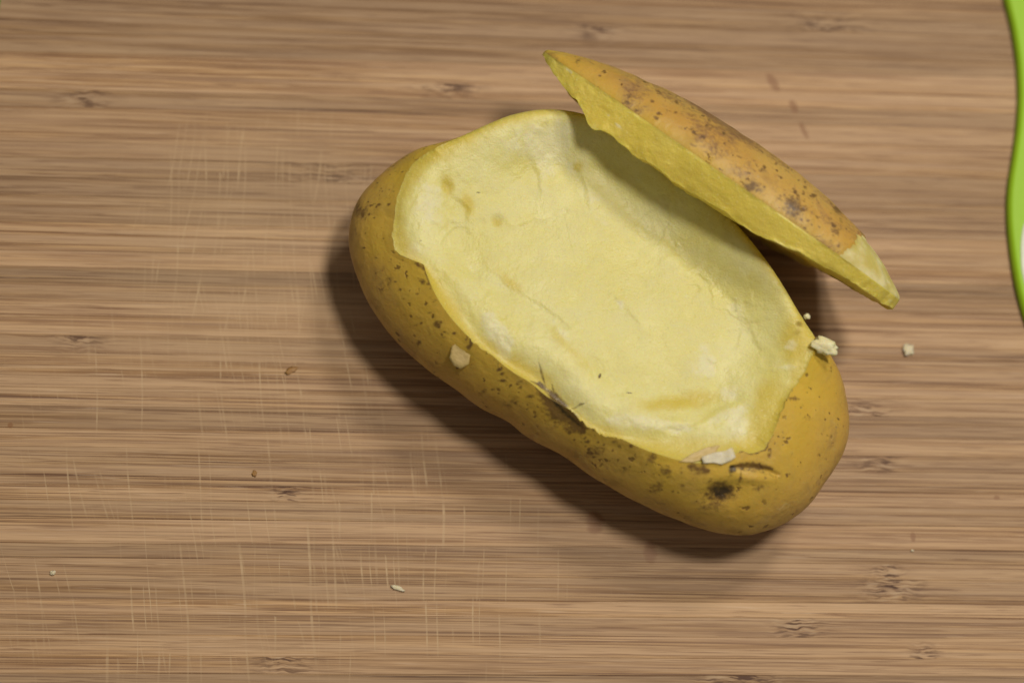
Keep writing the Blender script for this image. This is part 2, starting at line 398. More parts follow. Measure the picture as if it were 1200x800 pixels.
# knots of the cane, seen at these places
knots = {}
for (u, v, kx) in ((98, 112, 0), (525, 98, 0), (975, 36, 0), (1040, 672, 0), (1045, 688, 0), (330, 768, 0), (335, 574, 0), (935, 733, 0),
                   (1030, 541, 0), (95, 388, 0), (505, 728, 0), (240, 88, 0), (1010, 488, 0), (870, 797, 0), (390, 212, 0), (60, 452, 0), (1085, 776, 0), (700, 32, 0)):
    p = at(u, v, 0)
    for k in range(len(ys) - 1):
        if ys[k] >= p[1] > ys[k + 1] and k not in knots: knots[k] = p
tones = {16: 0.75, 17: 0.95, 18: 0.22, 19: 0.55, 20: 0.85, 21: 0.95, 12: 0.35, 13: 0.45, 8: 0.75, 9: 0.8}
XL, XR = at(-1, 40, 0)[0] + 0.025, 13.2
def strip_mesh(y0, y1, xl0, xl1):
    """a strip: box with a small rounded arris along its top edges; the left end may be cut askew"""
    b = 0.006; prof = [(y0, -BOARD_T), (y0, -b), (y0 - b, 0), (y1 + b, 0), (y1, -b), (y1, -BOARD_T)]
    V = []
    for s in (0, 1):
        for (y, z) in prof:
            t = (y0 - y) / (y0 - y1)
            V.append((XR if s else xl0 + (xl1 - xl0) * t, y, z))
    F = [(k, (k + 1) % 6, 6 + (k + 1) % 6, 6 + k) for k in range(6)] + [(5, 4, 3, 2, 1, 0), (6, 7, 8, 9, 10, 11)]
    return V, F
def corner_x(y):
    # the board's corner is rounded
    top = ys[0]; r = 1.15
    d = max(0.0, y - (top - r))
    return XL + r - math.sqrt(max(r * r - d * d, 0)) if d > 0 else XL
for k in range(len(ys) - 1):
    y0, y1 = ys[k], ys[k + 1]
    yc = (y0 + y1) / 2
    V, F = strip_mesh(y0 - 0.0003, y1 + 0.0003, corner_x(y0), corner_x(y1))
    V = [(x, y - yc, z) for (x, y, z) in V]
    m_ = bpy.data.meshes.new("bamboo_strip")
    m_.from_pydata([(x * CM, y * CM, z * CM) for x, y, z in V], [], F); m_.materials.append(M_BAMBOO); m_.update()
    s = bpy.data.objects.new("bamboo_strip", m_); col.objects.link(s); s.parent = board
    s.location = (0, yc * CM, BOARD_T * CM + random.uniform(-0.00003, 0.00003))
    s.rotation_euler = (random.uniform(-0.004, 0.004), 0, 0)
    s["seed"] = float(k * 1.737 % 11.0); s["tone"] = float(tones.get(k, random.uniform(0.25, 0.95)))
    kp = knots.get(k)
    s["knot_x"] = float(kp[0] * CM) if kp is not None else 5.0
    s["knot_y"] = float(kp[1] * CM) if kp is not None else 5.0
board.rotation_euler = (0, 0, ROT)

# ------------------------------------------------------------------ the big potato
ZE = 1.45
sil = [(640, 120, 1), (590, 133, 1), (560, 149, 1), (520, 168, 1), (490, 183, 0), (465, 200, 0), (440, 218, 0), (422, 242, 0), (413, 265, 0), (411, 285, 0), (414, 310, 0),
       (427, 345, 0), (450, 382, 0), (490, 422, 0), (540, 453, 0), (600, 487, 0), (660, 524, 0), (720, 567, 0), (780, 602, 0),
       (830, 622, 0), (868, 627, 0), (905, 617, 0), (940, 594, 0), (962, 574, 0), (985, 545, 0), (994, 512, 0), (989, 470, 0), (977, 432, 0)]
rimp = [(640, 120), (668, 122), (700, 132), (740, 155), (790, 192), (845, 243), (890, 290), (912, 319), (930, 348), (945, 372), (955, 395), (955, 408),
        (946, 428), (936, 448), (922, 466), (913, 485), (904, 510), (893, 530), (880, 536), (862, 531), (846, 520), (826, 514), (800, 520), (770, 523), (735, 520), (705, 513), (688, 503),
        (668, 484), (640, 460), (618, 440), (590, 425), (566, 415), (552, 404), (548, 386), (540, 366), (524, 343), (508, 325), (496, 313), (484, 308), (474, 308), (465, 300),
        (460, 280), (462, 255), (466, 228), (476, 200), (490, 186), (520, 170), (560, 150), (590, 135)]
def rim_z(u, v):
    # the cut dips a little towards the lower right end
    w_ = min(1.0, max(0.0, 0.5 + ((u - 705) * 0.59 - (v - 345) * 0.81) / 300.0))
    return 2.42 + 0.42 * w_ - 0.00016 * (u - 700) - 0.12 * math.exp(-((u - 655) ** 2 + (v - 485) ** 2) / 140.0 ** 2)
C0 = at(705, 345, 3.0)
def polar(pts, n, sig):
    p = np.array(pts) - C0
    th = np.unwrap(np.arctan2(p[:, 1], p[:, 0])); r = np.hypot(p[:, 0], p[:, 1])
    o_ = np.argsort(np.mod(th, 2 * np.pi)); th = np.mod(th, 2 * np.pi)[o_]; r = r[o_]
    T = np.arange(n) / n * 2 * np.pi
    R = np.interp(T, np.r_[th - 2 * np.pi, th, th + 2 * np.pi], np.r_[r, r, r])
    k = np.fft.fftfreq(n, 1.0 / n)
    return np.real(np.fft.ifft(np.fft.fft(R) * np.exp(-0.5 * (k * math.radians(sig)) ** 2)))
NTH = 960
T = np.arange(NTH) / NTH * 2 * np.pi
Rr = polar([at(u, v, rim_z(u, v)) for u, v in rimp], NTH, 1.0)
ZR = polar([C0 + (at(u, v, rim_z(u, v)) - C0) / np.linalg.norm(at(u, v, rim_z(u, v)) - C0) * rim_z(u, v) for u, v in rimp], NTH, 4.0)
epts = []
for (u, v, far) in sil:
    if not far:
        q = at(u, v, ZE - 0.25); d = q - C0; L = np.linalg.norm(d)
        waist = math.exp(-((u - 640) ** 2 + (v - 505) ** 2) / 120.0 ** 2)
        epts.append(C0 + d / L * (L + (0.085 if u < 955 and (v > 230 or u > 600) else (-0.05 if u > 900 else 0.0)) + 0.10 * waist))
for u, v in [(520, 170), (560, 150), (590, 135), (640, 120), (668, 122), (700, 132), (740, 155), (790, 192), (845, 243), (890, 290), (912, 319), (930, 348), (950, 385)]:
    q = at(u, v, rim_z(u, v)); d = q - C0; L = np.linalg.norm(d)
    epts.append(C0 + d / L * (L + (0.26 if u < 600 else 0.2)))
Re = polar(epts, NTH, 3.0)
circ = np.stack([np.cos(T), np.sin(T), np.zeros(NTH)], -1)
Rs = np.minimum(polar([at(u, v, rim_z(u, v)) for u, v in rimp], NTH, 9.0), Re - 0.06)
Rr = np.minimum(Rr + 0.042 * fbm(circ * 6, 2.2, 4, 5) + 0.018 * vnoise(circ * 6, 12.0, 6) + 0.008 * vnoise(circ * 6, 30.0, 8), Re - 0.03)

dirs = np.stack([np.cos(T), np.sin(T)], -1)
NB, NU = 70, 110
rows = []
for i in range(NB):                                # underside
    ph = math.pi / 2 * (1 - i / (NB - 1))          # pi/2 at the bottom, 0 at the widest line
    rr = max(math.cos(ph), 1e-4) ** 0.72
    zz = ZE * (1 - math.sin(ph) ** 1.25)
    rows.append(np.concatenate([C0 + dirs * (Re * rr)[:, None], np.full((NTH, 1), zz)], 1))
q = np.clip(Rs / Re, 0.3, 0.985); hh = (ZR - ZE) / np.sqrt(1 - q * q)
k_ = np.fft.fftfreq(NTH, 1.0 / NTH); hh = np.real(np.fft.ifft(np.fft.fft(hh) * np.exp(-0.5 * (k_ * math.radians(7)) ** 2)))
hh = np.clip(hh, 1.9, 3.4)
al = np.arccos(np.clip(Rr / Re, 0.3, 0.997)); al = np.minimum(al, np.arcsin(np.clip((ZR + 0.25 - ZE) / hh, 0, 1)))
for i in range(1, NU + 1):
    a = al * (i / NU)
    rows.append(np.concatenate([C0 + dirs * (Re * np.cos(a))[:, None], (ZE + hh * np.sin(a))[:, None]], 1))
SK = np.stack(rows)                                # (NR, NTH, 3)
NR = len(SK)
def smooth_normals(G):
    du = np.roll(G, -1, 1) - np.roll(G, 1, 1); dv = np.gradient(G, axis=0)
    n = np.cross(du, dv); return n / (np.linalg.norm(n, axis=-1, keepdims=True) + 1e-12)
Nn = smooth_normals(SK)
pts = SK.reshape(-1, 3)
edge_fade = np.repeat(np.clip((NR - 1 - np.arange(NR)) / 14.0, 0, 1), NTH)
bot_fade = sstep(0.05, 0.6, pts[:, 2])
disp = 0.06 * fbm(pts, 0.55, 3, 1) + 0.012 * fbm(pts, 3.5, 3, 2)
XY = pts[:, :2]
SURF = {}
def hit(XYa, u, v, z):
    """where the sight line of a photo point meets the surface the mark lies on (plan position)"""
    S_ = SURF[len(XYa)]
    for _ in range(6):
        p = at(u, v, z); k = np.argmin(((S_[:, :2] - p) ** 2).sum(1)); z = 0.5 * z + 0.5 * S_[k, 2]
    return at(u, v, z)
def blob(XYa, u, v, z, rx, ry, ang=0):
    """soft elliptical patch, 1 in the middle; radii in cm"""
    c = hit(XYa, u, v, z); d = XYa - c; ca, sa = math.cos(math.radians(ang)), math.sin(math.radians(ang))
    x = (d[:, 0] * ca + d[:, 1] * sa) / rx; y = (-d[:, 0] * sa + d[:, 1] * ca) / ry
    return np.exp(-(x * x + y * y))
def stroke(XYa, pl, z, wd, taper=True):
    d, s, t = poly_dist(XYa, [hit(XYa, u, v, z) for u, v in pl])
    wv = wd * (0.35 + 0.65 * np.sin(np.clip(t, 0.0, 1) * np.pi)) if taper else wd
    return np.exp(-(d / wv) ** 2)
above = (pts[:, 2] > ZE * 0.7).astype(float)
SURF[len(pts)] = pts[pts[:, 2] > ZE][::2]
br = np.zeros(len(pts)); bk = np.zeros(len(pts)); fk = np.zeros(len(pts)); pu = np.zeros(len(pts))
def mx(a, b): np.maximum(a, b, out=a)
mx(br, 1.0 * stroke(XY, [(632, 452), (648, 468), (664, 485), (682, 503)], 2.3, 0.25))
mx(br, 0.8 * stroke(XY, [(628, 445), (640, 458)], 2.5, 0.08)); mx(br, .8 * stroke(XY, [(648, 472), (668, 507)], 2.3, 0.12))
mx(bk, 0.75 * stroke(XY, [(640, 460), (660, 482), (680, 500)], 2.5, 0.05))
mx(br, 0.95 * blob(XY, 845, 577, 2.1, 0.36, 0.22, 10)); mx(bk, 0.95 * blob(XY, 845, 578, 2.1, 0.24, 0.11, 8))
mx(bk, 1.0 * blob(XY, 858, 549, 2.6, 0.10, 0.07, 20))
mx(br, 0.95 * stroke(XY, [(856, 546), (880, 545), (905, 549)], 2.6, 0.075)); mx(bk, .5 * stroke(XY, [(862, 549), (890, 552), (914, 560)], 2.5, 0.045))
mx(br, 0.7 * stroke(XY, [(868, 552), (866, 566), (850, 574)], 2.4, 0.05))
mx(br, 0.95 * blob(XY, 777, 523, 2.95, 0.14, 0.07, 5)); mx(br, 0.7 * blob(XY, 765, 535, 2.8, 0.12, 0.09)); mx(br, .6 * blob(XY, 781, 552, 2.6, .12, .08))
mx(br, 0.72 * stroke(XY, [(806, 546), (830, 552)], 2.6, 0.12)); mx(br, 0.8 * stroke(XY, [(817, 520), (845, 514)], 3.0, 0.07))
mx(br, 0.85 * blob(XY, 512, 379, 2.7, 0.11, 0.07)); mx(br, .65 * blob(XY, 490, 402, 2.5, .06, .05)); mx(br, .7 * blob(XY, 495, 331, 2.9, .12, .06, -50))
mx(br, .6 * blob(XY, 505, 350, 2.9, .18, .05, -20)); mx(br, .55 * blob(XY, 565, 460, 2.5, .12, .06)); mx(br, .55 * blob(XY, 732, 550, 2.4, .16, .05))
mx(br, 0.72 * stroke(XY, [(488, 309), (512, 327), (535, 347), (551, 378), (552, 404)], 3.05, 0.035, False))
mx(br, 0.75 * blob(XY, 930, 467, 2.9, 0.15, 0.045, 5)); mx(br, .55 * blob(XY, 902, 512, 2.7, .08, .06)); mx(br, .5 * blob(XY, 945, 490, 2.4, .15, .06))
mx(br, .6 * blob(XY, 420, 245, 1.9, .1, .3, 20)); mx(br, .6 * blob(XY, 455, 330, 2.4, .08, .14)); mx(br, .5 * blob(XY, 448, 315, 2.5, .06, .1))
mx(br, .5 * blob(XY, 600, 470, 2.4, .14, .08)); mx(br, .55 * blob(XY, 695, 530, 2.3, .16, .08)); mx(br, .5 * blob(XY, 890, 570, 2.2, .12, .09)); mx(br, .5 * blob(XY, 770, 570, 2.0, .2, .1))
for k in range(430):                               # scattered scurf marks
    t = rng.random() * 2 * np.pi; rr_ = rng.uniform(0.80, 0.99); j = int(t / (2 * np.pi) * NTH) % NTH
    c = C0 + dirs[j] * (Rr[j] + (Re[j] - Rr[j]) * rng.uniform(-0.02, 0.75)); s_ = rng.uniform(0.012, 0.036)
    d = XY - c; x = d[:, 0] / (s_ * rng.uniform(0.8, 2.0)); y = d[:, 1] / s_
    mx(br, rng.uniform(0.5, 0.9) * np.exp(-(x * x + y * y)))
br *= above; bk *= above
rowi = np.repeat(np.arange(NR), NTH)
mx(br, (rowi >= NR - 2) * sstep(0.05, 0.5, vnoise(pts, 1.8, 91)) * 0.6)    # thin brown cut edge of the skin
tan_ = sstep(2.5, 1.2, pts[:, 2]) * 0.8 + 0.25 * (fbm(pts, 1.2, 2, 9) > 0.1)
# the eye and the pit are dents
disp = disp - 0.025 * stroke(XY, [(638, 458), (660, 482), (680, 500)], 2.5, 0.12) * above - 0.10 * blob(XY, 845, 577, 2.1, 0.30, 0.16, 8) * above \
       - 0.05 * stroke(XY, [(856, 547), (885, 548), (912, 556)], 2.55, 0.06) * above + 0.04 * blob(XY, 885, 560, 2.4, .3, .08, 0) * above
SKd = SK + Nn * (disp * edge_fade * bot_fade).reshape(NR, NTH, 1)
SKd[..., 2] = np.maximum(SKd[..., 2], 0.0)
base0 = (float(C0[0]), float(C0[1]), 0.0)
potato = empty("potato", (C0[0] * CM, C0[1] * CM, 0.0))
tag(potato, "whole boiled potato with a wide oval slice cut off its top, yellow flesh showing", "potato")
V = SKd.reshape(-1, 3)
F = grid_faces(NR, NTH)
skin = mesh_obj("skin", V, F, M_SKIN, potato, base0, attrs={"brown": br, "black": bk, "flake": fk, "purple": pu, "tan": tan_, "torn": np.zeros(len(V)), "thin": np.repeat(np.exp(-((NR - 1 - np.arange(NR)) / 55.0) ** 2), NTH)})
tag(skin, "yellow brown potato skin with dark eyes and specks")

# cut face: a shallow bowl that the knife and the tear left behind
NF = 230
tt_ = np.linspace(0, 1, NF) ** 1.0
rimv = SKd[-1]
rows = []
for i in range(NF):
    f = 1 - tt_[i]
    wq = math.exp(-tt_[i] * 45)
    zs_ = rimv[:, 2] * wq + (ZR.mean() + (ZR - ZR.mean()) * f * f) * (1 - wq)
    rmix = np.linalg.norm(rimv[:, :2] - C0, axis=1) * wq + Rs * (1 - wq)
    rows.append(np.concatenate([C0 + dirs * (rmix * f)[:, None], zs_[:, None]], 1))
FL = np.stack(rows)
fp = FL.reshape(-1, 3); fxy = fp[:, :2]
drim = (tt_[:, None] * Rr[None, :]).reshape(-1)    # distance from the rim towards the middle
thg = np.tile(T, NF)
wall_w = 1.25 - 0.30 * np.cos(thg - 0.9) * np.repeat(1 - tt_, NTH)
far_ = 0.5 + 0.5 * np.cos(thg - 0.9) * np.repeat(1 - tt_, NTH)               # the wall is deeper on the side under the slice
depth = (0.12 + 0.44 * far_) * sstep(0.0, 1.0, drim / wall_w)
depth -= (1 - far_) * 0.36 * (1 - np.exp(-(drim / 0.40)))   # the near side rolls over into the skin
P3 = np.c_[fxy, np.zeros(len(fp))]
z = -depth + 0.045 * fbm(P3, 0.9, 3, 11) * sstep(0, 0.6, drim)
rough_zone = sstep(0.0, 0.25, drim) * (0.35 + 0.65 * np.clip(1.5 - drim / 1.3, 0, 1))
z += 0.02 * fbm(P3, 2.4, 3, 12) * rough_zone + 0.003 * fbm(P3, 12.0, 3, 13) * sstep(0, .1, drim)
SURF[len(fp)] = np.c_[fxy, fp[:, 2] + z][::3]
fxw = fxy + 0.045 * np.c_[fbm(P3, 4.0, 3, 93), fbm(P3, 4.0, 3, 94)]
def ledge(pl, h, wd=0.05, reach=0.7, zz=2.7):
    """one side of the torn line stands higher (left of its direction), fading away from it"""
    d, s, t = poly_dist(fxw, [hit(fxy, u, v, zz) for u, v in pl])
    end = np.sin(np.clip(t, 0, 1) * np.pi) ** 0.6
    side = sstep(-wd, wd, s * d + 0.03 * vnoise(P3, 6.0, 3))
    return h * side * np.exp(-(d / reach) ** 2) * end
z += ledge([(560, 305), (600, 338), (655, 373), (700, 421), (722, 445), (742, 462)], 0.02, 0.04, 1.0)
z += ledge([(735, 460), (700, 421), (655, 373), (600, 338)], 0.0)
z += ledge([(690, 250), (660, 246), (640, 256), (600, 266), (575, 262), (560, 250)], -0.03, 0.07, 0.6)
z += ledge([(632, 235), (633, 210), (622, 190), (612, 175)], -0.03, 0.06, 0.45)
z += ledge([(664, 186), (680, 200), (685, 225), (690, 245)], 0.03, 0.06, 0.45)
z += ledge([(520, 205), (530, 225), (550, 245), (545, 270)], 0.03, 0.055, 0.45)
z += ledge([(700, 330), (728, 356), (760, 390)], 0.02, 0.05, 0.5) + ledge([(770, 250), (785, 290), (805, 318)], -0.05, 0.09, 0.6)
z += ledge([(750, 500), (800, 505), (850, 478), (875, 465)], -0.03, 0.06, 0.35) + ledge([(840, 505), (860, 490), (872, 475)], 0.03, 0.05, 0.3)
z -= 0.05 * blob(fxy, 524, 216, 2.9, 0.12, 0.18, 20) + 0.05 * blob(fxy, 582, 258, 2.85, 0.12, 0.12)
z += 0.03 * blob(fxy, 570, 385, 3.0, 0.10, 0.22, -40) + 0.03 * blob(fxy, 560, 410, 3.0, 0.1, 0.1) + 0.035 * blob(fxy, 780, 497, 3.0, .5, .10, 5)
z += 0.035 * blob(fxy, 870, 505, 3.0, .18, .22, 40) - 0.03 * blob(fxy, 885, 515, 3.0, .15, .3)
# the tongue where flesh tore away with the skin
tn = fbm(P3 + 0.15 * np.c_[fbm(P3, 3.0, 2, 71), fbm(P3, 3.0, 2, 72), 0 * drim], 1.5, 4, 73) * 3.0
ter = np.floor(tn) + sstep(0.62, 1.0, tn - np.floor(tn))     # flaky plateaus where boiled flesh broke
band_ = sstep(0.05, 0.3, drim) * (0.25 + 0.75 * sstep(1.9, 0.9, drim))
z += 0.017 * ter * band_ * sstep(-0.2, 0.35, fbm(P3, 0.9, 2, 75))
z += 0.008 * fbm(P3, 7.0, 3, 74) * band_
fz = sstep(0.0, 0.06, drim)
FL[..., 2] += (z * fz).reshape(NF, NTH)
FL[..., :2] += 0.0
wh = np.zeros(len(fp)); ye = np.zeros(len(fp)); bn = np.zeros(len(fp))
for (u, v, rx, ry, an, s_) in ((640, 180, .30, .38, 20, .75), (690, 230, .15, .5, 35, .5), (500, 240, .28, .55, 0, .55), (480, 300, .14, .25, -30, .6), (575, 380, .12, .28, 35, .75),
                               (590, 405, .10, .16, 0, .7), (770, 498, .55, .10, -6, .95), (865, 500, .16, .22, 30, .9), (845, 490, .4, .08, 25, .7), (830, 425, .10, .22, 20, .65),
                               (855, 460, .12, .12, 0, .5), (925, 430, .18, .05, 0, .6), (660, 390, .08, .2, 45, .6), (725, 357, .05, .10, 45, .6), (545, 400, .1, .1, 0, .6), (700, 510, .3, .06, -20, .6),
                               (800, 345, .25, .08, 0, .35), (860, 360, .1, .1, 0, .4), (690, 505, .12, .16, 0, .5), (510, 320, .2, .1, -30, .45), (925, 405, .15, .1, 0, .4)):
    mx(wh, min(1, s_ * 1.25) * blob(fxw, u, v, 2.7, rx * 1.5, ry * 1.4, an))
for (u, v, rx, ry, an, s_) in ((525, 218, .10, .17, 10, .8), (548, 240, .12, .22, 10, .7), (583, 260, .10, .10, 0, .6), (678, 195, .1, .12, 0, .55), (600, 332, .10, .30, 48, .6), (660, 400, .12, .5, 45, .5),
                               (800, 470, .8, .16, 10, .8), (900, 480, .30, .65, -15, .95), (890, 520, .25, .25, 0, .85), (930, 400, .25, .5, 0, .7), (570, 420, .3, .10, -25, .6), (530, 165, .35, .12, 30, .6), (700, 128, .4, .12, -10, .5),
                               (640, 445, .5, .1, -40, .4), (860, 230, .6, .4, -45, .4), (780, 190, .5, .3, -45, .5), (475, 330, .1, .2, 0, .5), (760, 470, .5, .1, 0, .4)):
    mx(ye, min(1, s_ * 1.3) * blob(fxw, u, v, 2.7, rx * 1.2, ry * 1.2, an))
for (u, v, rx, ry, an, s_) in ((703, 440, .03, .07, -20, .95), (738, 460, .09, .018, -5, .8), (561, 226, .06, .018, 0, .9), (493, 282, .05, .03, 15, .7), (862, 364, .06, .06, 0, .55), (533, 291, .02, .03, 0, .6), (522, 212, .04, .03, 0, .4)):
    mx(bn, s_ * blob(fxy, u, v, 2.85, rx, ry, an))
for pl in ([(632, 422), (634, 436), (640, 456)], [(668, 478), (680, 472), (687, 470)], [(650, 465), (646, 450)], [(622, 446), (634, 452)]):
    mx(bn, 0.62 * stroke(fxw, pl, 2.5, 0.04))
mx(bn, (0.75 + 0.5 * fbm(P3, 5.0, 3, 97)) * stroke(fxw, [(632, 450), (650, 466), (670, 484), (690, 504)], 2.4, .14))
rimA = np.clip(np.exp(-(drim / (0.20 + 0.22 * fbm(P3, 1.6, 4, 95))) ** 2), 0, 1)
mx(ye, 0.55 * np.exp(-(drim / 0.30) ** 2))
ye += 0.35 * sstep(0.1, 0.6, fbm(P3, 0.8, 4, 61)) ; wh += 0.35 * sstep(0.1, 0.6, fbm(P3, 1.3, 4, 62))
FL[..., 2] += (0.035 * np.maximum(fbm(P3, 6.0, 4, 99) + 0.1, 0) * np.clip(wh, 0, 1) * sstep(0.02, 0.1, drim)).reshape(NF, NTH)
flesh = mesh_obj("cut_flesh", FL.reshape(-1, 3), grid_faces(NF, NTH), M_FLESH, potato, base0,
                 attrs={"white": wh, "yellow": ye, "brown": bn, "rim": rimA})
tag(flesh, "pale yellow hollowed cut face of the potato")

# ------------------------------------------------------------------ the cut-off lid, leaning on the potato
LA, WB, HD = 3.76, 1.3, 0.80
NPS = 560
PS = np.arange(NPS) / NPS * 2 * np.pi
def sgnpow(x, p): return np.sign(x) * np.abs(x) ** p
oa = LA * np.where(np.cos(PS) > 0, sgnpow(np.cos(PS), 0.66), sgnpow(np.cos(PS), 0.95)) + 0.05 * vnoise(np.stack([np.cos(PS), np.sin(PS), 0 * PS], -1) * 3, 3.0, 25) * (np.cos(PS) > 0.5); ob = WB * np.where(np.cos(PS) < 0, sgnpow(np.sin(PS), 0.82), sgnpow(np.sin(PS), 0.85))
ob = np.where(ob < 0, ob * (1.0 + 1.18 * sstep(-2.6, 0.2, oa) * sstep(3.7, 1.8, oa)), ob)   # its hidden half is wider and stands on the board
ob = ob + 0.03 * fbm(np.stack([np.cos(PS), np.sin(PS), 0 * PS], -1) * 4, 2.0, 4, 21)
depth_l = (0.52 - 0.035 * oa) * (1 - np.abs(oa / LA) ** 3.2) + 0.03
depth_l = np.where(oa > 0, depth_l * (1 - 0.25 * sstep(0.5, 3.6, oa)) + 0.18 * sstep(2.5, 3.9, oa), depth_l)
PHI = math.radians(70.0)
long_d = np.array([0.815, -0.58, 0.0]); long_d /= np.linalg.norm(long_d)
perp = np.array([-long_d[1], long_d[0], 0.0])
LID_SLOPE = math.radians(0.0)
a_dir = long_d
b_dir = -math.cos(PHI) * perp + math.sin(PHI) * np.array([0, 0, 1.0])
n_dir = math.sin(PHI) * perp + math.cos(PHI) * np.array([0, 0, 1.0])
def lid_w(a, b, n): return LIDC + a[..., None] * a_dir + b[..., None] * b_dir + n[..., None] * n_dir
LC_XY = at(844, 206, 2.58)
LIDC = np.array([LC_XY[0], LC_XY[1], 2.58])
ND = 130
rows = []; torn_rows = []
for i in range(ND):
    f = math.sin(i / (ND - 1) * math.pi / 2)
    f = max(f, 1e-3)
    nn = HD * (1 - f ** 2.4) ** 0.58
    rows.append(np.stack([oa * f, ob * f, np.full(NPS, nn)], -1))
DL = np.stack(rows)
dp = DL.reshape(-1, 3)
fade = np.repeat(np.clip((ND - 1 - np.arange(ND)) / 10.0, 0, 1), NPS)
ntap = (1 - np.abs(dp[:, 0] / LA) ** 7)
dp[:, 2] = dp[:, 2] * (0.45 + 0.55 * ntap) * (1 + 0.03 * dp[:, 0]) + fade * (0.07 * fbm(dp, 0.7, 3, 31) + 0.012 * fbm(dp, 4.0, 3, 32))
# skin torn off at the right-hand end
e_ = 0.30 * fbm(np.c_[dp[:, 0] * 0.6, dp[:, 1], dp[:, 2]], 3.0, 4, 33)
torn = sstep(2.50, 2.62, dp[:, 0] + 1.4 * e_ + 0.10 * dp[:, 1]) * sstep(0.66, 0.56, dp[:, 2] + 0.1 * e_)
dp[:, 2] -= 0.05 * torn * fade * np.clip(ntap * 2, 0, 1)
br = np.zeros(len(dp)); bk = np.zeros(len(dp)); pu = np.zeros(len(dp))
LP = {}
def lblob(a, n, ra, rn, s=1.0):
    m = (dp[:, 1] > 0)
    return s * np.exp(-((dp[:, 0] - a) / ra) ** 2 - ((dp[:, 2] - n) / rn) ** 2) * m
mx(br, lblob(1.38, 0.22, 0.22, 0.20, 1.0)); mx(bk, lblob(1.38, 0.22, 0.10, 0.12, .6))
mx(br, lblob(0.62, 0.10, 0.12, 0.12, .8)); mx(br, lblob(0.75, 0.14, 0.16, 0.08, .6)); mx(br, lblob(-0.2, .3, .12, .1, .55)); mx(br, lblob(2.0, 0.62, 0.14, 0.12, .7)); mx(br, lblob(2.2, 0.3, 0.10, 0.08, .65))
mx(pu, lblob(-0.5, 0.74, 1.5, 0.12, 1.0)); mx(pu, lblob(-1.3, 0.6, 0.5, 0.12, .7)); mx(pu, lblob(.3, .2, .3, .15, .6)); mx(pu, lblob(1.6, .35, .5, .14, .5))
mx(br, lblob(-3.5, .2, .07, .05, .9)); mx(br, lblob(-3.1, .2, .06, .08, .7))
for k in range(120):
    a = rng.uniform(-2.2, 2.6) if k % 3 else rng.uniform(0.0, 2.2); n_ = rng.uniform(0.04, 0.78); s_ = rng.uniform(0.02, 0.05)
    mx(br, lblob(a, n_, s_ * rng.uniform(.8, 1.6), s_, rng.uniform(.5, .9)))
mx(pu, 0.55 * sstep(-0.05, 0.4, fbm(dp, 1.3, 4, 98)))
flk = sstep(0.16, 0.30, fbm(np.c_[dp[:, 0], dp[:, 1], dp[:, 2]], 1.6, 3, 41)) * 0.38
tanl = sstep(0.0, 0.9, dp[:, 2]) * 0.5
DLw = lid_w(dp[:, 0], dp[:, 1], dp[:, 2])
lid_base = np.array([LIDC[0], LIDC[1], 0.0])
lid = empty("potato_slice", lid_base * CM)
tag(lid, "cut-off boat-shaped potato slice standing on edge, skin outward, leaning against the big potato", "potato slice")
Fl = grid_faces(ND, NPS)
lskin = mesh_obj("skin", DLw, Fl, M_SKIN, lid, lid_base,
                 attrs={"brown": br, "black": bk, "flake": flk, "purple": pu, "tan": tanl, "torn": torn, "thin": 0.7 * np.repeat(np.exp(-((ND - 1 - np.arange(ND)) / 30.0) ** 2), NPS)})
tag(lskin, "brown mottled skin, torn off at its right end")
# cone side and torn inner face
rim_l = DL.reshape(ND, NPS, 3)[-1].copy(); rim_l[:, 2] = dp.reshape(ND, NPS, 3)[-1][:, 2]
NS, NI = 90, 90
rows = []
wob = fbm(np.stack([np.cos(PS) * 4, np.sin(PS) * 4, 0 * PS], -1), 1.6, 4, 51)
inset = 0.20 * (1 - np.abs(oa / LA) ** 3)
for i in range(NS):
    f = i / (NS - 1)
    k_b = 1 - (inset / np.maximum(np.hypot(oa, ob), .2)) * f ** 1.3
    rows.append(np.stack([rim_l[:, 0] * k_b, rim_l[:, 1] * k_b, rim_l[:, 2] - depth_l * f * (1 + 0.10 * wob)], -1))
last = rows[-1]
for i in range(1, NI + 1):
    f = 1 - i / NI; f = max(f, 1e-3)
    cup = 0.28 * (1 - f ** 2)                      # the torn face is slightly hollow
    nn = last[:, 2] * f + (-0.80) * (1 - f) + cup * 0.6
    rows.append(np.stack([last[:, 0] * f, last[:, 1] * f, nn], -1))
LFm = np.stack(rows); lp = LFm.reshape(-1, 3).copy()
ri = np.repeat(np.arange(NS + NI), NPS)
fs = np.clip(ri / (NS - 1), 0, 1); edge = np.clip(ri / 8.0, 0, 1)
amp = 0.035 + 0.07 * np.exp(-((ri - NS) / 14.0) ** 2) + 0.05 * (ri > NS)
dv = fbm(lp, 2.6, 4, 52) * amp * edge
dv2 = fbm(lp, 9.0, 3, 53) * 0.012 * edge
lp[:, 2] += (dv * 0.6 + dv2) - 0.0
lp[:, 1] += (dv + dv2) * np.sign(lp[:, 1])
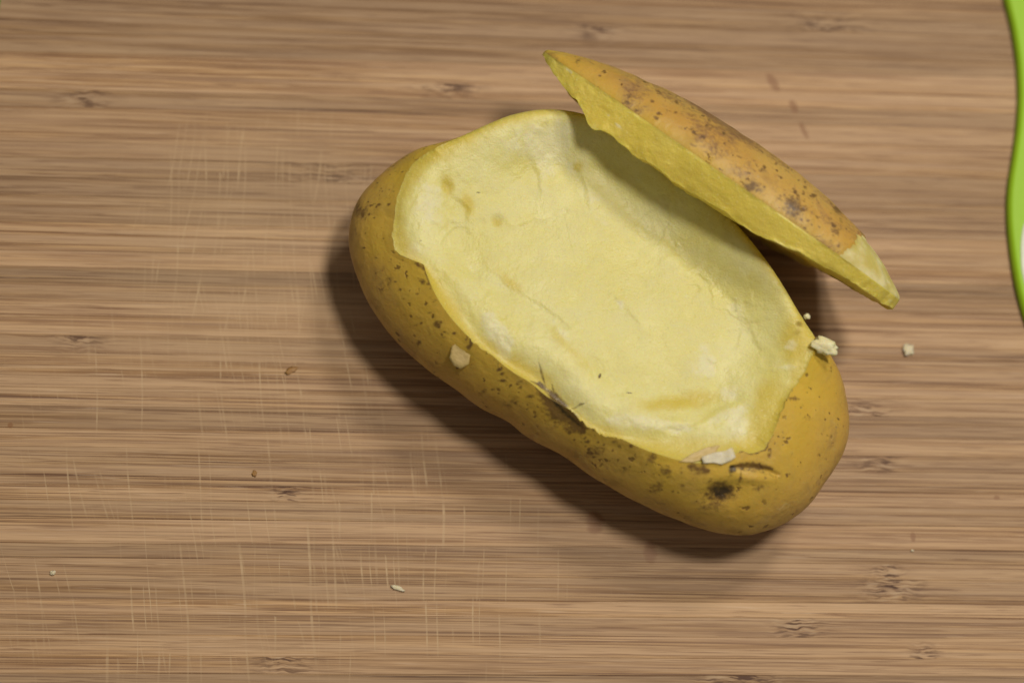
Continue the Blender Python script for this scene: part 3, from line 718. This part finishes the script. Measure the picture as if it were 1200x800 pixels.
# a small hanging lump on the near edge, left of the middle
lump = np.exp(-((lp[:, 0] + 2.2) / 0.22) ** 2) * np.exp(-((ri - NS) / 12.0) ** 2) * (lp[:, 1] > 0)
lp[:, 2] -= 0.14 * lump
LW = lid_w(lp[:, 0], lp[:, 1], lp[:, 2])
wl = np.zeros(len(lp)); yl = np.zeros(len(lp)); bl = np.zeros(len(lp))
def sblob(a, f, ra, rf, s): return s * np.exp(-((lp[:, 0] - a) / ra) ** 2 - ((fs - f) / rf) ** 2) * (lp[:, 1] > 0) * (ri < NS + 4)
for (a, f, ra, rf, s_) in ((-3.1, .12, .12, .12, .9), (-2.1, .55, .10, .10, .85), (-1.85, .62, .12, .07, .8), (-2.2, .95, .25, .12, .4), (3.5, .5, .5, .5, .55), (3.0, .9, .2, .15, .5), (-2.9, .4, .1, .2, .4)):
    mx(wl, sblob(a, f, ra, rf, s_))
yl = 0.45 * sstep(0.2, 1.0, fs) * (ri < NS + 10) + 0.0
yl = yl * sstep(3.6, 2.6, lp[:, 0])
rimL = np.exp(-(ri / 7.0) ** 2) * 0.8
lfl = mesh_obj("cut_flesh", LW, grid_faces(NS + NI, NPS), M_LIDFLESH, lid, lid_base, attrs={"white": wl, "yellow": yl, "brown": bl, "rim": rimL})
tag(lfl, "bright yellow cut edge and torn inner face")
# tilt of the long axis is level; drop the lid until it touches the board
zmin = min(DLw[:, 2].min(), LW[:, 2].min())
print("lid lowest", zmin, "top", max(DLw[:, 2].max(), LW[:, 2].max()))

# ------------------------------------------------------------------ crumbs and bits
def crumb(name, u, v, z, size, mat, label, cat, seed, parent=None, group=None, rot=0.0, sub=3):
    bm = bmesh.new(); bmesh.ops.create_icosphere(bm, subdivisions=sub, radius=1.0)
    r_ = random.Random(seed); off = Vector((r_.uniform(0, 50), r_.uniform(0, 50), r_.uniform(0, 50)))
    cs, sn = math.cos(rot), math.sin(rot)
    for vv in bm.verts:
        p = vv.co.copy()
        k = 1 + 0.50 * mnoise.noise(p * 1.3 + off) + 0.38 * mnoise.noise(p * 2.9 + off) + 0.18 * mnoise.noise(p * 7.0 + off)
        # facets: crumbs break flat
        q = Vector([math.copysign(abs(c) ** 0.95, c) for c in p]) * k
        x, y, zz = q.x * size[0], q.y * size[1], q.z * size[2]
        vv.co = (x * cs - y * sn, x * sn + y * cs, zz)
    zm = min(vv.co.z for vv in bm.verts)
    for vv in bm.verts: vv.co.z -= zm; vv.co *= CM
    m_ = bpy.data.meshes.new(name); bm.to_mesh(m_); bm.free()
    for p in m_.polygons: p.use_smooth = True
    m_.materials.append(mat)
    o = bpy.data.objects.new(name, m_); col.objects.link(o)
    q = at(u, v, z); w_ = Vector((q[0] * CM, q[1] * CM, z * CM))
    if parent is not None:
        o.parent = parent; o.location = w_ - parent.location
    else:
        o.location = w_; tag(o, label, cat, group)
    return o
crumb("potato_crumb", 965, 407, 2.75, (0.22, 0.14, 0.08), M_CRUMB, "yellow crumb of potato flesh stuck out on the big potato's right edge", "crumb", 3, rot=-0.3)
crumb("potato_crumb", 1064, 410, 0.0, (0.10, 0.11, 0.03), M_CRUMBW, "small pale round crumb lying on the board right of the potato slice", "crumb", 5)
crumb("potato_crumb", 945, 372, 3.0, (0.05, 0.045, 0.05), M_CRUMB, "tiny pale crumb on the big potato's upper right edge, above the larger crumb", "crumb", 8)
crumb("peel_bit", 341, 434, 0.0, (0.12, 0.05, 0.012), M_BIT, "brown sliver of peel on the board left of the big potato", "peel", 11, rot=0.5)
crumb("peel_bit", 298, 555, 0.0, (0.04, 0.055, 0.012), M_BIT, "small dark brown speck of peel on the board, lower left", "peel", 12)
crumb("potato_crumb", 466, 689, 0.0, (0.11, 0.04, 0.02), M_CRUMBW, "thin whitish smear-like crumb on the board below the big potato", "crumb", 14, rot=-0.25)
crumb("potato_crumb", 62, 671, 0.0, (0.045, 0.04, 0.02), M_CRUMBW, "tiny whitish crumb on the scratched lower left of the board", "crumb", 15)
crumb("potato_crumb", 1069, 645, 0.0, (0.025, 0.02, 0.015), M_CRUMBW, "pinhead white crumb on the board at the lower right, above a knot", "crumb", 16)

def flake(u, v, z, pts_px, thick, mat, lift=0.03, seed=1):
    """loose scrap of skin that follows the potato, its free edge lifted"""
    n = 14; c = at(u, v, z)
    P = [at(a, b, z) for a, b in pts_px]
    m = len(P); V, Fc = [], []
    Vs = SKd.reshape(-1, 3); sel = Vs[Vs[:, 2] > ZE]
    flv = FL.reshape(-1, 3); allv = np.concatenate([sel[::3], flv[::5]])
    def zat(p):
        d = ((allv[:, :2] - p) ** 2).sum(1); k = np.argsort(d)[:6]; return allv[k, 2].mean()
    rings = 5; zc_ = zat(c)
    for layer in (0, 1):
        for i in range(rings):
            f = (i + 1) / rings
            for p in P:
                q = c + (p - c) * f
                zz = 0.4 * zat(q) + 0.6 * zc_ + 0.03 + lift * f * (0.5 + 0.5 * math.sin(q[0] * 9 + q[1] * 7 + seed)) + (thick if layer else 0)
                V.append((q[0], q[1], zz))
    for layer in (0, 1):
        b0 = layer * rings * m
        for i in range(rings - 1):
            for j in range(m):
                fc = (b0 + i * m + j, b0 + (i + 1) * m + j, b0 + (i + 1) * m + (j + 1) % m, b0 + i * m + (j + 1) % m)
                Fc.append(fc if layer else fc[::-1])
        Fc.append(tuple(b0 + j for j in range(m)) if layer else tuple(b0 + j for j in range(m))[::-1])
    for j in range(m):
        a0 = (rings - 1) * m + j; a1 = (rings - 1) * m + (j + 1) % m
        Fc.append((a0, a1, rings * m + a1, rings * m + a0))
    me = bpy.data.meshes.new("skin_flake")
    me.from_pydata([tuple((np.array(p) - base0) * CM) for p in V], [], Fc); me.update()
    for p in me.polygons: p.use_smooth = True
    me.materials.append(mat)
    o = bpy.data.objects.new("skin_flake", me); col.objects.link(o); o.parent = potato
    return o
flake(541, 402, 2.95, [(552, 384), (546, 388), (532, 396), (529, 408), (535, 416), (543, 420), (552, 416), (554, 404), (551, 394)], 0.012, M_FLAKE, 0.025)
flake(842, 535, 2.75, [(858, 524), (850, 528), (838, 529), (822, 535), (824, 543), (836, 542), (846, 544), (856, 540), (862, 536)], 0.012, M_CRUMBW, 0.03)
flake(822, 530, 2.75, [(845, 520), (830, 522), (812, 530), (796, 540), (812, 541), (826, 537), (838, 531)], 0.012, M_FLAKE, 0.03)

# ------------------------------------------------------------------ the green utensil at the right edge
edge_px = [(1166, -60), (1170, -30), (1175, 0), (1184, 35), (1190, 75), (1192, 115), (1190, 150), (1185, 185), (1180, 215), (1178, 240), (1179, 270), (1183, 305), (1189, 340), (1198, 375), (1212, 405), (1235, 430), (1275, 445)]
ZG = 0.02
left = [at(u, v, ZG) for u, v in edge_px]
# the far side mirrors the near one: a waisted, rounded body about 3 cm across
ax = np.array([12.0, 0.0])
right = [np.array([q[0] + 2.6 + 0.8 * max(0, 9.75 - q[0]) , q[1]]) for q in left[::-1]]
right = [np.array([11.55 + 0.5 * math.sin(q[1] * 0.9), q[1]]) for q in left[::-1][1:]]
outline = np.array(left + right)
def resample(P, n):
    P = np.vstack([P, P[:1]]); d = np.r_[0, np.cumsum(np.linalg.norm(np.diff(P, axis=0), axis=1))]
    s = np.linspace(0, d[-1], n, endpoint=False)
    Q = np.c_[np.interp(s, d, P[:, 0]), np.interp(s, d, P[:, 1])]
    for _ in range(6): Q = (np.roll(Q, 1, 0) + 2 * Q + np.roll(Q, -1, 0)) / 4
    return Q
OL = resample(outline, 260); cen = OL.mean(0)
tng = np.roll(OL, -1, 0) - np.roll(OL, 1, 0); nrm = np.c_[tng[:, 1], -tng[:, 0]]; nrm /= np.linalg.norm(nrm, axis=1)[:, None]
if ((OL - cen) * nrm).sum() < 0: nrm = -nrm
rows = []
for k in range(13):                                # rounded edge from the underside to the top
    a = math.pi / 2 * k / 12; rd = 0.10
    rows.append(np.c_[OL - nrm * rd * (1 - math.cos(a)), np.full(len(OL), 0.002 + 0.16 * math.sin(a))])
G = np.concatenate(rows); Fg = [tuple(f) for f in grid_faces(13, len(OL))]
nO = len(OL)
Fg.append(tuple(range(12 * nO, 13 * nO))); Fg.append(tuple(range(nO))[::-1])
gb = (float(cen[0]), float(cen[1]), 0.0)
utensil = empty("kitchen_utensil", (cen[0] * CM, cen[1] * CM, 0.0005))
tag(utensil, "lime green plastic utensil with a wavy edge, cut off by the photo's right border", "utensil")
body = mesh_obj("body", G, Fg, M_GREEN, utensil, gb)
ip = np.array([at(u, v, 0.17) for u, v in [(1197, 268), (1195, 290), (1196, 318), (1203, 345), (1222, 360), (1250, 340), (1255, 300), (1240, 262), (1215, 250), (1202, 256)]])
IP = resample(ip, 80); ic = IP.mean(0)
rows = [np.c_[IP, np.full(80, 0.12)], np.c_[IP, np.full(80, 0.172)], np.c_[ic + (IP - ic) * 0.95, np.full(80, 0.178)]]
Gi = np.concatenate(rows); Fi = [tuple(f) for f in grid_faces(3, 80)] + [tuple(range(160, 240))]
inl = mesh_obj("inlay", Gi, Fi, M_PALE, utensil, gb)
tag(inl, "whitish oval inlay")

# make all normals point outwards
for o in list(sc.objects):
    if o.type == 'MESH' and o.name.split('.')[0] not in ('tabletop',):
        bm = bmesh.new(); bm.from_mesh(o.data)
        if o.name.split('.')[0] not in ('skin', 'cut_flesh'):
            bmesh.ops.recalc_face_normals(bm, faces=bm.faces)
            bm.to_mesh(o.data)
        bm.free()
